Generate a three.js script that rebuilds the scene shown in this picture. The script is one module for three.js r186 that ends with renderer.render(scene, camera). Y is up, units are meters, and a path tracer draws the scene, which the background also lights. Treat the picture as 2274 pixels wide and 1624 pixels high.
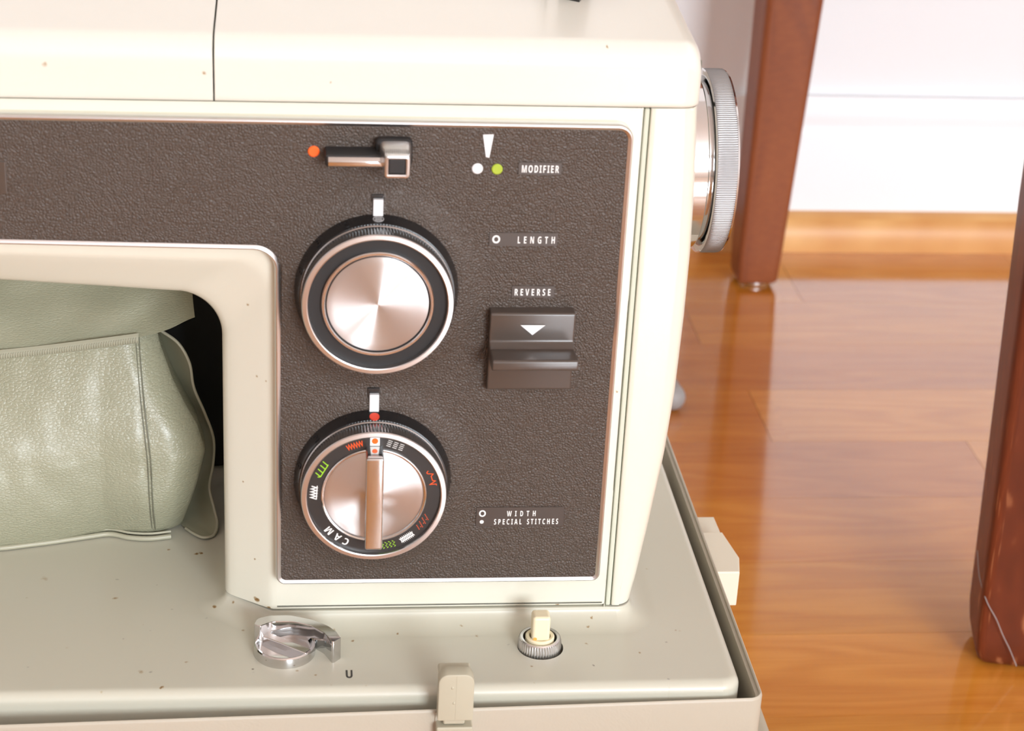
import * as THREE from 'three';
import { RoundedBoxGeometry } from 'three/addons/geometries/RoundedBoxGeometry.js';
import { mergeGeometries, mergeVertices, toCreasedNormals } from 'three/addons/utils/BufferGeometryUtils.js';
import { RectAreaLightUniformsLib } from 'three/addons/lights/RectAreaLightUniformsLib.js';
import { FontLoader } from 'three/addons/loaders/FontLoader.js';
import { TextGeometry } from 'three/addons/geometries/TextGeometry.js';
import { createNoise2D, createNoise3D } from 'simplex-noise';

// ---------------------------------------------------------------- camera, light, exposure
const scene = new THREE.Scene();
const renderer = new THREE.WebGLRenderer({ antialias: true });
renderer.toneMapping = THREE.LinearToneMapping;
renderer.toneMappingExposure = 0.88;
renderer.shadowMap.enabled = true;

const camera = new THREE.PerspectiveCamera(2 * Math.atan(812 / 4407) * 180 / Math.PI, 2274 / 1624, 0.02, 30);
camera.position.set(-0.05073, 0.46482, 0.54286);
{
  const right = new THREE.Vector3(0.99392, 0.04786, 0.09913), up = new THREE.Vector3(-0.0007, 0.90326, -0.42909), back = new THREE.Vector3(-0.11008, 0.42641, 0.89781);
  camera.quaternion.setFromRotationMatrix(new THREE.Matrix4().makeBasis(right, up, back));
}
camera.focus = 0.655;
camera.userData.fStop = 20;

// daylight outside, entering through the window in the wall behind the camera
scene.background = new THREE.Color(1.6, 1.75, 1.9);
RectAreaLightUniformsLib.init();
const ROOM = { x0: -3.6, x1: 4.2, z0: -0.617, z1: 5.2, h: 2.85 };
const WIN = { x0: 0.85, x1: 2.55, y0: 0.85, y1: 2.4 };
const daylight = new THREE.RectAreaLight(new THREE.Color(0.925, 1.0, 1.075), 35, WIN.x1 - WIN.x0, WIN.y1 - WIN.y0);
daylight.name = 'daylight';
daylight.position.set((WIN.x0 + WIN.x1) / 2, (WIN.y0 + WIN.y1) / 2, ROOM.z1 - 0.005);
daylight.lookAt((WIN.x0 + WIN.x1) / 2, (WIN.y0 + WIN.y1) / 2, 0);
scene.add(daylight);

// ---------------------------------------------------------------- helpers (shapes are given in millimetres of the room: x right, y up from the floor, z towards the viewer)
let seed = 12345;
const rnd = () => { seed = (seed * 1664525 + 1013904223) >>> 0; return seed / 4294967296; };
const noise2 = createNoise2D(rnd), noise3 = createNoise3D(rnd);
const lerp = (a, b, t) => a + (b - a) * t, clamp = (v, a = 0, b = 1) => Math.min(b, Math.max(a, v));
const smooth = (a, b, v) => { const t = clamp((v - a) / (b - a)); return t * t * (3 - 2 * t); };
const taken = {};
const numbered = (n) => { if (!(n in taken)) { taken[n] = 0; return n; } taken[n]++; return n + '_' + String(taken[n]).padStart(3, '0'); };

function thing(name, label, category, [x, y, z], group) {
  const g = new THREE.Group(); g.name = numbered(name); g.position.set(x / 1000, y / 1000, z / 1000);
  g.userData = { label, category }; if (group) g.userData.group = group;
  scene.add(g); return g;
}
function baseOf(o) { let p = o; const v = new THREE.Vector3(); while (p && p !== scene) { v.add(p.position); p = p.parent; } return v; }
function put(name, geo, mat, parent, label) {       // geometry in room millimetres -> one named mesh
  const g = Array.isArray(geo) ? merge(geo) : geo;
  const b = baseOf(parent);
  g.scale(0.001, 0.001, 0.001); g.translate(-b.x, -b.y, -b.z);
  const m = new THREE.Mesh(g, mat); m.name = name; m.castShadow = m.receiveShadow = true;
  if (label) m.userData.label = label;
  parent.add(m); return m;
}
function structure(o, label) { o.userData.kind = 'structure'; if (label) { o.userData.label = label; } return o; }
function clean(g) { const k = g.index ? g.toNonIndexed() : g; for (const a of Object.keys(k.attributes)) if (!['position', 'normal', 'uv'].includes(a)) k.deleteAttribute(a); if (!k.attributes.uv) k.setAttribute('uv', new THREE.BufferAttribute(new Float32Array(k.attributes.position.count * 2), 2)); return k; }
const merge = (list) => mergeGeometries(list.map(clean));
function planar(g, ax, ay, tile) {                    // uv from two coordinates (mm) over a tile (mm)
  const p = g.attributes.position, uv = new Float32Array(p.count * 2);
  for (let i = 0; i < p.count; i++) { uv[2 * i] = p.getComponent(i, ax) / tile; uv[2 * i + 1] = p.getComponent(i, ay) / tile; }
  g.setAttribute('uv', new THREE.BufferAttribute(uv, 2)); return g;
}
function boxUV(g, tile) {                             // uv by the main direction of each triangle
  g = clean(g); const p = g.attributes.position, uv = new Float32Array(p.count * 2), a = new THREE.Vector3(), b = new THREE.Vector3(), c = new THREE.Vector3();
  for (let i = 0; i < p.count; i += 3) {
    a.fromBufferAttribute(p, i); b.fromBufferAttribute(p, i + 1); c.fromBufferAttribute(p, i + 2);
    const n = b.clone().sub(a).cross(c.clone().sub(a)); const m = Math.max(Math.abs(n.x), Math.abs(n.y), Math.abs(n.z));
    const [s, t] = m === Math.abs(n.x) ? [2, 1] : m === Math.abs(n.y) ? [0, 2] : [0, 1];
    for (let k = 0; k < 3; k++) { uv[2 * (i + k)] = p.getComponent(i + k, s) / tile; uv[2 * (i + k) + 1] = p.getComponent(i + k, t) / tile; }
  }
  g.setAttribute('uv', new THREE.BufferAttribute(uv, 2)); return g;
}
function grid(nu, nv, fn, flip) {                     // fn(u, v) -> [x, y, z, (s, t)]
  const pos = [], uv = [], idx = [];
  for (let j = 0; j <= nv; j++) for (let i = 0; i <= nu; i++) { const p = fn(i / nu, j / nv, i, j); pos.push(p[0], p[1], p[2]); uv.push(p[3] ?? i / nu, p[4] ?? j / nv); }
  for (let j = 0; j < nv; j++) for (let i = 0; i < nu; i++) { const a = j * (nu + 1) + i, b = a + 1, c = a + nu + 1, d = c + 1; flip ? idx.push(a, c, b, b, c, d) : idx.push(a, b, c, b, d, c); }
  const g = new THREE.BufferGeometry(); g.setAttribute('position', new THREE.Float32BufferAttribute(pos, 3)); g.setAttribute('uv', new THREE.Float32BufferAttribute(uv, 2)); g.setIndex(idx); g.computeVertexNormals(); return g;
}
const rbox = (x0, x1, y0, y1, z0, z1, r = 0.5, seg = 3) => { const g = new RoundedBoxGeometry(x1 - x0, y1 - y0, z1 - z0, seg, Math.min(r, (x1 - x0) / 2.01, (y1 - y0) / 2.01, (z1 - z0) / 2.01)); g.translate((x0 + x1) / 2, (y0 + y1) / 2, (z0 + z1) / 2); return g; };
const box = (x0, x1, y0, y1, z0, z1) => { const g = new THREE.BoxGeometry(x1 - x0, y1 - y0, z1 - z0); g.translate((x0 + x1) / 2, (y0 + y1) / 2, (z0 + z1) / 2); return g; };
function latheZ(profile, cx, cy, seg = 128, crease = 0.5) { const g = new THREE.LatheGeometry(profile.map(([r, z]) => new THREE.Vector2(r, z)), seg); g.rotateX(Math.PI / 2); g.translate(cx, cy, 0); return toCreasedNormals(g, crease); }
function latheY(profile, cx, cz, seg = 96, crease = 0.5) { const g = new THREE.LatheGeometry(profile.map(([r, y]) => new THREE.Vector2(r, y)), seg); g.translate(cx, 0, cz); return toCreasedNormals(g, crease); }
function ribbedZ(r, z0, z1, n, depth, cx, cy, bulge = 0) { const sub = 4; return grid(n * sub, 6, (u, v) => { const a = u * Math.PI * 2, k = Math.cos(a * n), e = Math.sin(v * Math.PI); const rr = r + depth * 0.5 * k * smooth(0, 0.15, v) * smooth(1, 0.85, v) + bulge * e; return [cx + rr * Math.cos(a), cy + rr * Math.sin(a), lerp(z0, z1, v), a, v]; }); }
function rounded(pts, n = 8) {                        // [[x, y, r], ...] closed outline -> polyline with rounded corners
  const out = [], N = pts.length;
  for (let i = 0; i < N; i++) {
    const [x, y, r] = pts[i], [px, py] = pts[(i + N - 1) % N], [qx, qy] = pts[(i + 1) % N];
    if (!r) { out.push([x, y]); continue; }
    const la = Math.hypot(px - x, py - y), lb = Math.hypot(qx - x, qy - y), ax = (px - x) / la, ay = (py - y) / la, bx = (qx - x) / lb, by = (qy - y) / lb;
    const half = Math.acos(clamp(ax * bx + ay * by, -1, 1)) / 2, t = r / Math.tan(half);
    const cx = x + (ax + bx) / Math.hypot(ax + bx, ay + by) * r / Math.sin(half), cy = y + (ay + by) / Math.hypot(ax + bx, ay + by) * r / Math.sin(half);
    const s0 = Math.atan2(y + ay * t - cy, x + ax * t - cx); let s1 = Math.atan2(y + by * t - cy, x + bx * t - cx);
    while (s1 - s0 > Math.PI) s1 -= 2 * Math.PI; while (s1 - s0 < -Math.PI) s1 += 2 * Math.PI;
    for (let k = 0; k <= n; k++) { const a = lerp(s0, s1, k / n); out.push([cx + r * Math.cos(a), cy + r * Math.sin(a)]); }
  }
  return out;
}
function normalsOf(pl) {                              // inward normals of a counter-clockwise closed polyline, mitred
  const N = pl.length;
  return pl.map((p, i) => { const a = pl[(i + N - 1) % N], b = pl[(i + 1) % N]; const e = ([x0, y0], [x1, y1]) => { const l = Math.hypot(x1 - x0, y1 - y0) || 1; return [-(y1 - y0) / l, (x1 - x0) / l]; }; const n1 = e(a, p), n2 = e(p, b); let nx = n1[0] + n2[0], ny = n1[1] + n2[1]; const l = Math.hypot(nx, ny) || 1; nx /= l; ny /= l; const c = Math.max(0.5, nx * n1[0] + ny * n1[1]); return [nx / c, ny / c]; });
}
function sweepFrame(pl, profile) {                    // profile [[inset, z], ...] along a closed outline
  const nn = normalsOf(pl), N = pl.length;
  const g = grid(N, profile.length - 1, (u, v, i, j) => { const k = i % N, [d, z] = profile[j]; return [pl[k][0] + nn[k][0] * d, pl[k][1] + nn[k][1] * d, z]; });
  return toCreasedNormals(g, 0.6);
}
const shapeOf = (pl) => new THREE.Shape(pl.map(([x, y]) => new THREE.Vector2(x, y)));
const inside = (pl, x, y) => { let c = false; for (let i = 0, j = pl.length - 1; i < pl.length; j = i++) { const [xi, yi] = pl[i], [xj, yj] = pl[j]; if ((yi > y) !== (yj > y) && x < (xj - xi) * (y - yi) / (yj - yi) + xi) c = !c; } return c; };
function tube(pts, r, seg = 80, rad = 8, closed = false) { return new THREE.TubeGeometry(new THREE.CatmullRomCurve3(pts.map((p) => new THREE.Vector3(...p)), closed), seg, r, rad, closed); }
const curve1 = (pts) => (x) => { if (x <= pts[0][0]) return pts[0][1]; for (let i = 1; i < pts.length; i++) if (x <= pts[i][0]) { const t = (x - pts[i - 1][0]) / (pts[i][0] - pts[i - 1][0]); return lerp(pts[i - 1][1], pts[i][1], t); } return pts[pts.length - 1][1]; };

// ---------------------------------------------------------------- procedural textures
function dataTex(w, h, fn, color) {
  const d = new Uint8Array(w * h * 4);
  for (let y = 0; y < h; y++) for (let x = 0; x < w; x++) { const c = fn(x / w, y / h, x, y), i = 4 * (y * w + x); if (Array.isArray(c)) { d[i] = clamp(c[0]) * 255; d[i + 1] = clamp(c[1]) * 255; d[i + 2] = clamp(c[2]) * 255; } else d[i] = d[i + 1] = d[i + 2] = clamp(c) * 255; d[i + 3] = 255; }
  const t = new THREE.DataTexture(d, w, h); t.wrapS = t.wrapT = THREE.RepeatWrapping; t.magFilter = THREE.LinearFilter; t.minFilter = THREE.LinearFilter; if (color) t.colorSpace = THREE.SRGBColorSpace; t.needsUpdate = true; return t;
}
function tiledNoise(u, v, f) { const a = u * 2 * Math.PI, b = v * 2 * Math.PI, r = f / (2 * Math.PI); return noise3(Math.cos(a) * r + Math.cos(b) * r * 0.7, Math.sin(a) * r + 7, Math.sin(b) * r + Math.cos(b) * r * 0.4); }
function pebble(n, cells, sharp, power = 0.55, round = 0, rough = 0.12) {                    // grains parted by creases, tiling
  const px = [], py = [];
  for (let i = 0; i < cells * cells; i++) { px.push(rnd()); py.push(rnd()); }
  return dataTex(n, n, (u, v) => {
    const wu = u + 0.006 * tiledNoise(u, v, 9), wv = v + 0.006 * tiledNoise(v, u, 9);
    const gx = wu * cells, gy = wv * cells, ix = Math.floor(gx), iy = Math.floor(gy); let f1 = 9, f2 = 9;
    for (let j = -1; j <= 1; j++) for (let i = -1; i <= 1; i++) { const cx = ((ix + i) % cells + cells) % cells, cy = ((iy + j) % cells + cells) % cells, k = cy * cells + cx; const dx = ix + i + px[k] - gx, dy = iy + j + py[k] - gy, d = Math.hypot(dx, dy); if (d < f1) { f2 = f1; f1 = d; } else if (d < f2) f2 = d; }
    const crease = Math.pow(clamp((f2 - f1) * sharp), power), dome = clamp(1 - f1 * f1 * 1.5);
    return clamp(lerp(crease, dome * (0.35 + 0.65 * smooth(0, 0.22, f2 - f1)), round) * (0.85 - rough * 0.5) + rough * (0.7 * tiledNoise(u, v, 55) + 0.5 * tiledNoise(v, u, 24)) * 0.9 + rough * 0.5 + 0.03);
  });
}
const canvasTex = (w, h, draw) => { const c = document.createElement('canvas'); c.width = w; c.height = h; const x = c.getContext('2d'); draw(x, w, h); const t = new THREE.CanvasTexture(c); t.colorSpace = THREE.SRGBColorSpace; t.magFilter = THREE.LinearFilter; return t; };
const leatherBump = pebble(1024, 50, 1.3, 0.8, 0.3, 0.4), vinylBump = pebble(1024, 36, 1.6, 0.7, 0.55, 0.3);
const fineBump = dataTex(256, 256, (u, v) => 0.5 + 0.25 * tiledNoise(u, v, 60) + 0.2 * tiledNoise(v, u, 25));

const std = (o) => new THREE.MeshStandardMaterial(o), phys = (o) => new THREE.MeshPhysicalMaterial(o);
const rgb = (r, g, b) => new THREE.Color().setRGB(r, g, b);
const M = {};
// enamel and plastic with small rust-brown specks where the photograph has them
function speckled(hex, w, h, toPixel, list) {
  return canvasTex(w, h, (c) => {
    c.fillStyle = hex; c.fillRect(0, 0, w, h);
    for (const [x, y, r = 0.45, a = 0.75, col = '120,84,38'] of list) { const [px, py, s] = toPixel(x, y); for (let k = 0; k < 5; k++) { c.fillStyle = `rgba(${col},${a * (0.35 + 0.5 * rnd())})`; c.beginPath(); c.ellipse(px + (rnd() - 0.5) * r * s * 1.2, py + (rnd() - 0.5) * r * s * 1.2, r * s * (0.4 + 0.5 * rnd()), r * s * (0.3 + 0.5 * rnd()), rnd() * 3, 0, 7); c.fill(); } }
  });
}
const deckSpecks = [[-92.3, -46.7], [-83, -43.9, 0.7], [-81.5, -44.1, 0.7], [-107.9, -16.2, 0.8, 0.3], [-75.7, -9.4, 0.6], [-89.9, 34.7, 0.7], [-96.6, 26.2, 0.8, 0.25], [-83.2, 21.4, 0.5, 0.3], [-69.5, -8.8, 0.4], [-62.7, 25.7, 0.35, 0.9, '70,60,45'], [-31.5, 10.9, 0.5], [-17.1, 7.2, 0.45], [-37.4, 5.1, 0.5, 0.6], [3.4, 4, 0.45, 0.5], [46, 1.9, 0.4], [8, 9.1, 0.6, 0.25], [44.5, 5.3, 0.5, 0.5], [42.8, 14.4, 0.5, 0.35], [43.3, 26.7, 0.4, 0.7, '90,80,70'], [-49.1, 27, 0.5, 0.4], [-131.6, -28.9, 1.2, 0.12], [-66.2, 3.8, 0.5, 0.3], [-43.6, 29.6, 0.5, 0.3], [23.7, 26.6, 0.4, 0.4], [59, 20, 0.4, 0.4], [72.8, 7.4, 0.4, 0.3]];
for (let i = 0; i < 34; i++) deckSpecks.push([-140 + 225 * rnd(), -50 + 88 * rnd(), 0.2 + 0.4 * rnd(), 0.08 + 0.14 * rnd(), rnd() < 0.5 ? '140,110,60' : '95,88,80']);
const bodySpecks = [[-61.9, 122.6, 0.8, 0.9], [-58.1, 120.9, 0.6, 0.9], [34.7, 121.2, 0.5], [-63.9, 225, 0.35, 0.5], [-61.4, 202, 0.35, 0.5], [-65.8, 164.1, 0.3, 0.6], [-58.7, 201.2, 0.3, 0.5], [48.8, 198.1, 0.4], [-62.5, 137.3, 0.3, 0.6]];
for (let i = 0; i < 22; i++) bodySpecks.push([-140 + 200 * rnd(), 119 + 170 * rnd(), 0.15 + 0.25 * rnd(), 0.15 + 0.3 * rnd()]);
const coverSpecks = [[38.4, 307, 0.3, 0.6], [-75.1, 298, 0.5, 0.4], [-118.9, 299.8, 0.7, 0.3], [-40, 296, 0.3, 0.3], [10, 303, 0.3, 0.3]];
const clampTex = (t) => { t.wrapS = t.wrapT = THREE.ClampToEdgeWrapping; return t; };
const CREAM = '#e2dfce', DECK = '#c7c4b3';
M.body = phys({ name: 'cream_enamel', map: clampTex(speckled(CREAM, 1024, 900, (x, y) => [(x + 140) / 210 * 1024, 900 - (y - 115) / 180 * 900, 5], bodySpecks)), roughness: 0.32, clearcoat: 0.35, clearcoatRoughness: 0.18 });
M.cream = phys({ name: 'cream_enamel_plain', color: CREAM, roughness: 0.32, clearcoat: 0.35, clearcoatRoughness: 0.18 });
M.cover = phys({ name: 'cream_cover', map: clampTex(speckled('#e1ded1', 1024, 128, (x, y) => [(x + 140) / 210 * 1024, 128 - (y - 290) / 25 * 128, 5], coverSpecks)), roughness: 0.34, clearcoat: 0.3, clearcoatRoughness: 0.2 });
M.deck = phys({ name: 'beige_bed', map: clampTex(speckled(DECK, 1152, 480, (x, z) => [(x + 140) / 230 * 1152, 480 - (42 - z) / 96 * 480, 5], deckSpecks)), roughness: 0.36, clearcoat: 0.25, clearcoatRoughness: 0.25 });
M.case = std({ name: 'beige_case_plastic', color: '#b7ae9c', roughness: 0.45, bumpMap: fineBump, bumpScale: 0.00004 });
M.caseGrey = std({ name: 'grey_beige_case_plastic', color: '#b5ac98', roughness: 0.5 });
M.latch = std({ name: 'latch_plastic', color: '#b9b39d', roughness: 0.45 });
M.catch = std({ name: 'catch_plastic', color: '#e0d8c4', roughness: 0.45 });
M.gasket = std({ name: 'pale_green_gasket', color: '#cfd2bf', roughness: 0.5 });
M.panel = std({ name: 'brown_leather_grain_panel', color: rgb(0.074, 0.054, 0.041), roughness: 0.48, bumpMap: leatherBump, bumpScale: 0.00026 });
M.brownGloss = phys({ name: 'brown_gloss_plastic', color: rgb(0.075, 0.056, 0.045), roughness: 0.28, clearcoat: 0.3, clearcoatRoughness: 0.2 });
M.black = phys({ name: 'black_plastic', color: rgb(0.012, 0.011, 0.011), roughness: 0.25, clearcoat: 0.4, clearcoatRoughness: 0.1 });
M.blackMatte = std({ name: 'black_matte', color: rgb(0.016, 0.015, 0.015), roughness: 0.55 });
M.chrome = std({ name: 'chrome', color: rgb(0.63, 0.625, 0.62), roughness: 0.09, metalness: 1 });
M.chromeSatin = std({ name: 'satin_chrome', color: rgb(0.66, 0.65, 0.645), roughness: 0.3, metalness: 1 });
M.knurl = std({ name: 'knurled_chrome', color: rgb(0.42, 0.42, 0.42), roughness: 0.16, metalness: 1 });
M.ribbed = std({ name: 'ribbed_chrome_rim', color: rgb(0.33, 0.33, 0.33), roughness: 0.5, metalness: 1 });
M.brushed = phys({ name: 'turned_aluminium', color: rgb(0.64, 0.64, 0.64), roughness: 0.34, metalness: 1, anisotropy: 1, anisotropyRotation: Math.PI / 2 });
M.white = std({ name: 'white_plastic', color: '#eeeeee', roughness: 0.4 });
M.ivory = std({ name: 'ivory_plastic', color: '#efe3c0', roughness: 0.35 });
M.orange = std({ name: 'orange_dot', color: '#ff6a24', roughness: 0.4 });
M.green = std({ name: 'green_dot', color: '#a9bd3a', roughness: 0.4 });
M.red = std({ name: 'red_dot', color: '#e0452c', roughness: 0.35 });
M.print = std({ name: 'dark_print', color: '#3c3a36', roughness: 0.5 });
M.vinyl = phys({ name: 'sage_vinyl', color: rgb(0.35, 0.345, 0.24), roughness: 0.36, bumpMap: vinylBump, bumpScale: 0.00017, clearcoat: 0.55, clearcoatRoughness: 0.28 });
M.vinylSoft = phys({ name: 'sage_vinyl_soft_grain', color: rgb(0.35, 0.345, 0.24), roughness: 0.42, bumpMap: vinylBump, bumpScale: 0.00009 });
M.vinylBack = std({ name: 'sage_vinyl_inside', color: rgb(0.35, 0.345, 0.24), roughness: 0.45 });
M.zip = std({ name: 'sage_zipper', color: rgb(0.42, 0.405, 0.3), roughness: 0.4 });
M.cloth = std({ name: 'black_cloth', color: rgb(0.022, 0.021, 0.02), roughness: 0.85 });
M.wall = std({ name: 'white_wall_paint', color: rgb(0.88, 0.88, 0.885), roughness: 0.6 });
M.trim = std({ name: 'white_gloss_trim', color: rgb(0.89, 0.89, 0.895), roughness: 0.45 });
M.ceiling = std({ name: 'white_ceiling', color: rgb(0.86, 0.86, 0.86), roughness: 0.8 });
M.cordGrey = std({ name: 'grey_rubber', color: rgb(0.36, 0.34, 0.33), roughness: 0.5 });
M.glass = phys({ name: 'window_glass', color: 0xffffff, roughness: 0.02, transmission: 1, thickness: 0, ior: 1.5 });

function woodTex(w, h, base, dark, streak, ring, off) {
  return dataTex(w, h, (u, v) => {
    const warp = 0.35 * noise2(u * 2.2 + off, v * 0.8 + off) + 0.08 * noise2(u * 7 + off, v * 3);
    const g = Math.sin((v * ring + warp * 6 + 0.7 * noise2(u * 1.1 + off * 3, v * 2.1)) * 6.283), fine = noise2(u * 14 + off, v * 90), fine2 = noise2(u * 40 + off, v * 220);
    const t = clamp(0.42 + 0.26 * g * (0.6 + 0.4 * noise2(u * 3, v * 5 + off)) + streak * (0.18 * fine + 0.1 * fine2) + 0.18 * noise2(u * 1.3 + off, v * 1.7));
    return [lerp(dark[0], base[0], t), lerp(dark[1], base[1], t), lerp(dark[2], base[2], t)];
  }, true);
}
const oak = [0, 1, 2, 3].map((k) => woodTex(1024, 160, [0.87, 0.60, 0.25], [0.75, 0.46, 0.14], 0.8, 1.2 + k * 0.5, 3.7 * k + 1));
const oakTint = [[1, 1, 1], [1.08, 1.06, 1.08], [0.86, 0.72, 0.66], [0.95, 0.86, 0.78], [0.9, 0.76, 0.58]];
M.oak = []; for (let k = 0; k < 4; k++) for (let j = 0; j < oakTint.length; j++) M.oak.push(phys({ name: `oak_plank_${k}_${j}`, map: oak[k], color: rgb(...oakTint[j].map((c) => c * 1.0)), roughness: 0.13, ior: 1.95, clearcoat: 1, clearcoatRoughness: 0.07 }));
M.shoe = phys({ name: 'oak_shoe_moulding', map: woodTex(1024, 64, [0.93, 0.73, 0.47], [0.80, 0.55, 0.30], 1, 1.5, 21), roughness: 0.5, clearcoat: 0.2, clearcoatRoughness: 0.35 });
M.legWood = phys({ name: 'reddish_chair_wood', map: woodTex(256, 256, [0.60, 0.34, 0.19], [0.48, 0.24, 0.12], 0.8, 1.4, 33), roughness: 0.5, specularIntensity: 0.6, clearcoat: 0.15, clearcoatRoughness: 0.3 });
// scuffed lower ends of the chair legs: pale chips in the varnish
M.legWorn = phys({ name: 'scuffed_chair_wood', map: dataTex(256, 256, (u, v) => {
  const n = noise2(u * 9 + 4, v * 9), m = noise2(u * 24, v * 20 + 9), low = smooth(0.45, 0.05, v), chip = smooth(0.5, 0.85, n * 0.4 + m * 0.8) * low * 0.6, t = clamp(0.5 + 0.35 * noise2(u * 3, v * 1.2) + 0.2 * m);
  const r = lerp(0.35, 0.47, t), g = lerp(0.15, 0.21, t), b = lerp(0.07, 0.10, t); return [lerp(r, 0.74, chip), lerp(g, 0.52, chip), lerp(b, 0.36, chip)];
}, true), roughness: 0.5, specularIntensity: 0.5, clearcoat: 0.15, clearcoatRoughness: 0.25 });

// ---------------------------------------------------------------- the room
{
  const mmR = { x0: ROOM.x0 * 1000, x1: ROOM.x1 * 1000, z0: -617, z1: ROOM.z1 * 1000, h: ROOM.h * 1000 };
  // floor: oak strips 60 mm wide, each a mesh of its own as far as the picture reaches
  const floor = new THREE.Group(); floor.name = 'floor'; floor.userData = { kind: 'structure', label: 'varnished oak strip floor' }; scene.add(floor);
  put('subfloor', box(mmR.x0 - 100, mmR.x1 + 100, -60, -14, mmR.z0 - 100, mmR.z1 + 100), M.oak[0], floor);
  const plankGeo = {};
  const plankShape = (len, variant) => { const key = len + '_' + variant; if (!plankGeo[key]) { const g = new THREE.BoxGeometry(len - 0.25, 14, 59.8); const c = clean(g), p = c.attributes.position, uv = c.attributes.uv; for (let i = 0; i < p.count; i++) uv.setXY(i, (p.getX(i) + variant * 370) / 950, (p.getZ(i) + 30) / 62 + variant * 0.31); c.scale(0.001, 0.001, 0.001); plankGeo[key] = c; } return plankGeo[key]; };
  const lengths = [520, 640, 760, 900];
  // rows (z of the far edge) whose joints and tones the photograph shows: [joint x, tone left of it, tone right of it]
  const known = { '-585': [254, 3, 2], '-525': [700, 3, 3], '-465': [760, 2, 2], '-405': [195, 4, 1], '-345': [298, 2, 1], '-285': [520, 3, 0], '-225': [640, 0, 0], '-165': [480, 1, 0], '-105': [690, 0, 1], '-45': [410, 4, 0] };
  const rest = [];
  for (let k = -5; k < 105; k++) {
    const z0 = -345 + 60 * k, z1 = z0 + 60; if (z0 > mmR.z1) break;
    const kn = known[String(z0)]; const cuts = [];
    const joint = kn ? kn[0] : mmR.x0 + 200 + 600 * rnd();
    let x = joint; while (x < mmR.x1) { const L = lengths[Math.floor(rnd() * 4)]; cuts.push([x, L]); x += L; }
    x = joint; while (x > mmR.x0) { const L = lengths[Math.floor(rnd() * 4)]; x -= L; cuts.push([x, L]); }
    for (const [cx, L] of cuts) {
      const variant = Math.floor(rnd() * 3), tone = kn && Math.abs(cx - joint) < 1 ? kn[2] : kn && Math.abs(cx + L - joint) < 1 ? kn[1] : Math.floor(rnd() * 5), grain = Math.floor(rnd() * 4);
      const g = plankShape(L, variant);
      if (z0 < 560) { const m = new THREE.Mesh(g, M.oak[grain * oakTint.length + tone]); m.name = 'plank'; m.position.set((cx + L / 2) / 1000, -0.007, (z0 + 30) / 1000); m.castShadow = m.receiveShadow = true; floor.add(m); }
      else { const c = g.clone(); c.translate((cx + L / 2) / 1000, -0.007, (z0 + 30) / 1000); rest.push(c); }
    }
  }
  const rm = new THREE.Mesh(mergeGeometries(rest), M.oak[0]); rm.name = 'far_planks'; rm.userData.kind = 'stuff'; rm.receiveShadow = true; floor.add(rm);

  const wall = (name, geo, label, mat = M.wall) => { const m = put(name, geo, mat, scene); structure(m, label); return m; };
  wall('wall_back', box(mmR.x0 - 100, mmR.x1 + 100, -14, mmR.h, mmR.z0 - 120, mmR.z0 - 9), 'white painted wall behind the chair');
  wall('wall_left', box(mmR.x0 - 100, mmR.x0, -14, mmR.h, mmR.z0 - 14, mmR.z1));
  wall('wall_right', box(mmR.x1, mmR.x1 + 100, -14, mmR.h, mmR.z0 - 14, mmR.z1));
  wall('ceiling', box(mmR.x0 - 100, mmR.x1 + 100, mmR.h, mmR.h + 100, mmR.z0 - 120, mmR.z1 + 100), 'white ceiling', M.ceiling);
  const w = { x0: WIN.x0 * 1000, x1: WIN.x1 * 1000, y0: WIN.y0 * 1000, y1: WIN.y1 * 1000 };
  wall('wall_front', [box(mmR.x0 - 100, w.x0, -14, mmR.h, mmR.z1, mmR.z1 + 100), box(w.x1, mmR.x1 + 100, -14, mmR.h, mmR.z1, mmR.z1 + 100), box(w.x0, w.x1, -14, w.y0, mmR.z1, mmR.z1 + 100), box(w.x0, w.x1, w.y1, mmR.h, mmR.z1, mmR.z1 + 100)]);
  const win = new THREE.Group(); win.name = 'window_1'; win.userData = { kind: 'structure', label: 'window with white sash bars' }; scene.add(win);
  const zf = mmR.z1 + 40;
  put('window_frame', [box(w.x0, w.x0 + 45, w.y0, w.y1, zf, zf + 40), box(w.x1 - 45, w.x1, w.y0, w.y1, zf, zf + 40), box(w.x0 + 45, w.x1 - 45, w.y0, w.y0 + 50, zf, zf + 40), box(w.x0 + 45, w.x1 - 45, w.y1 - 45, w.y1, zf, zf + 40)], M.trim, win);
  put('sash_bar', box(w.x0 + 45, w.x1 - 45, (w.y0 + w.y1) / 2 - 20, (w.y0 + w.y1) / 2 + 20, zf, zf + 40), M.trim, win);
  put('pane', box(w.x0 + 45, w.x1 - 45, w.y0 + 50, (w.y0 + w.y1) / 2 - 20, zf + 18, zf + 20), M.glass, win);
  put('pane', box(w.x0 + 45, w.x1 - 45, (w.y0 + w.y1) / 2 + 20, w.y1 - 45, zf + 18, zf + 20), M.glass, win);

  // tall white baseboard with a moulded top, and the oak shoe strip at its foot
  const runX = (profile, x0, x1) => { const g = new THREE.ExtrudeGeometry(shapeOf(profile.map(([z, y]) => [-z, y])), { depth: x1 - x0, bevelEnabled: false }); g.rotateY(Math.PI / 2); g.translate(x0, 0, 0); return toCreasedNormals(g, 0.5); };
  const arc = (cx, cy, r, a0, a1, n = 8) => Array.from({ length: n + 1 }, (_, i) => { const a = lerp(a0, a1, i / n); return [cx + r * Math.cos(a), cy + r * Math.sin(a)]; });
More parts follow.
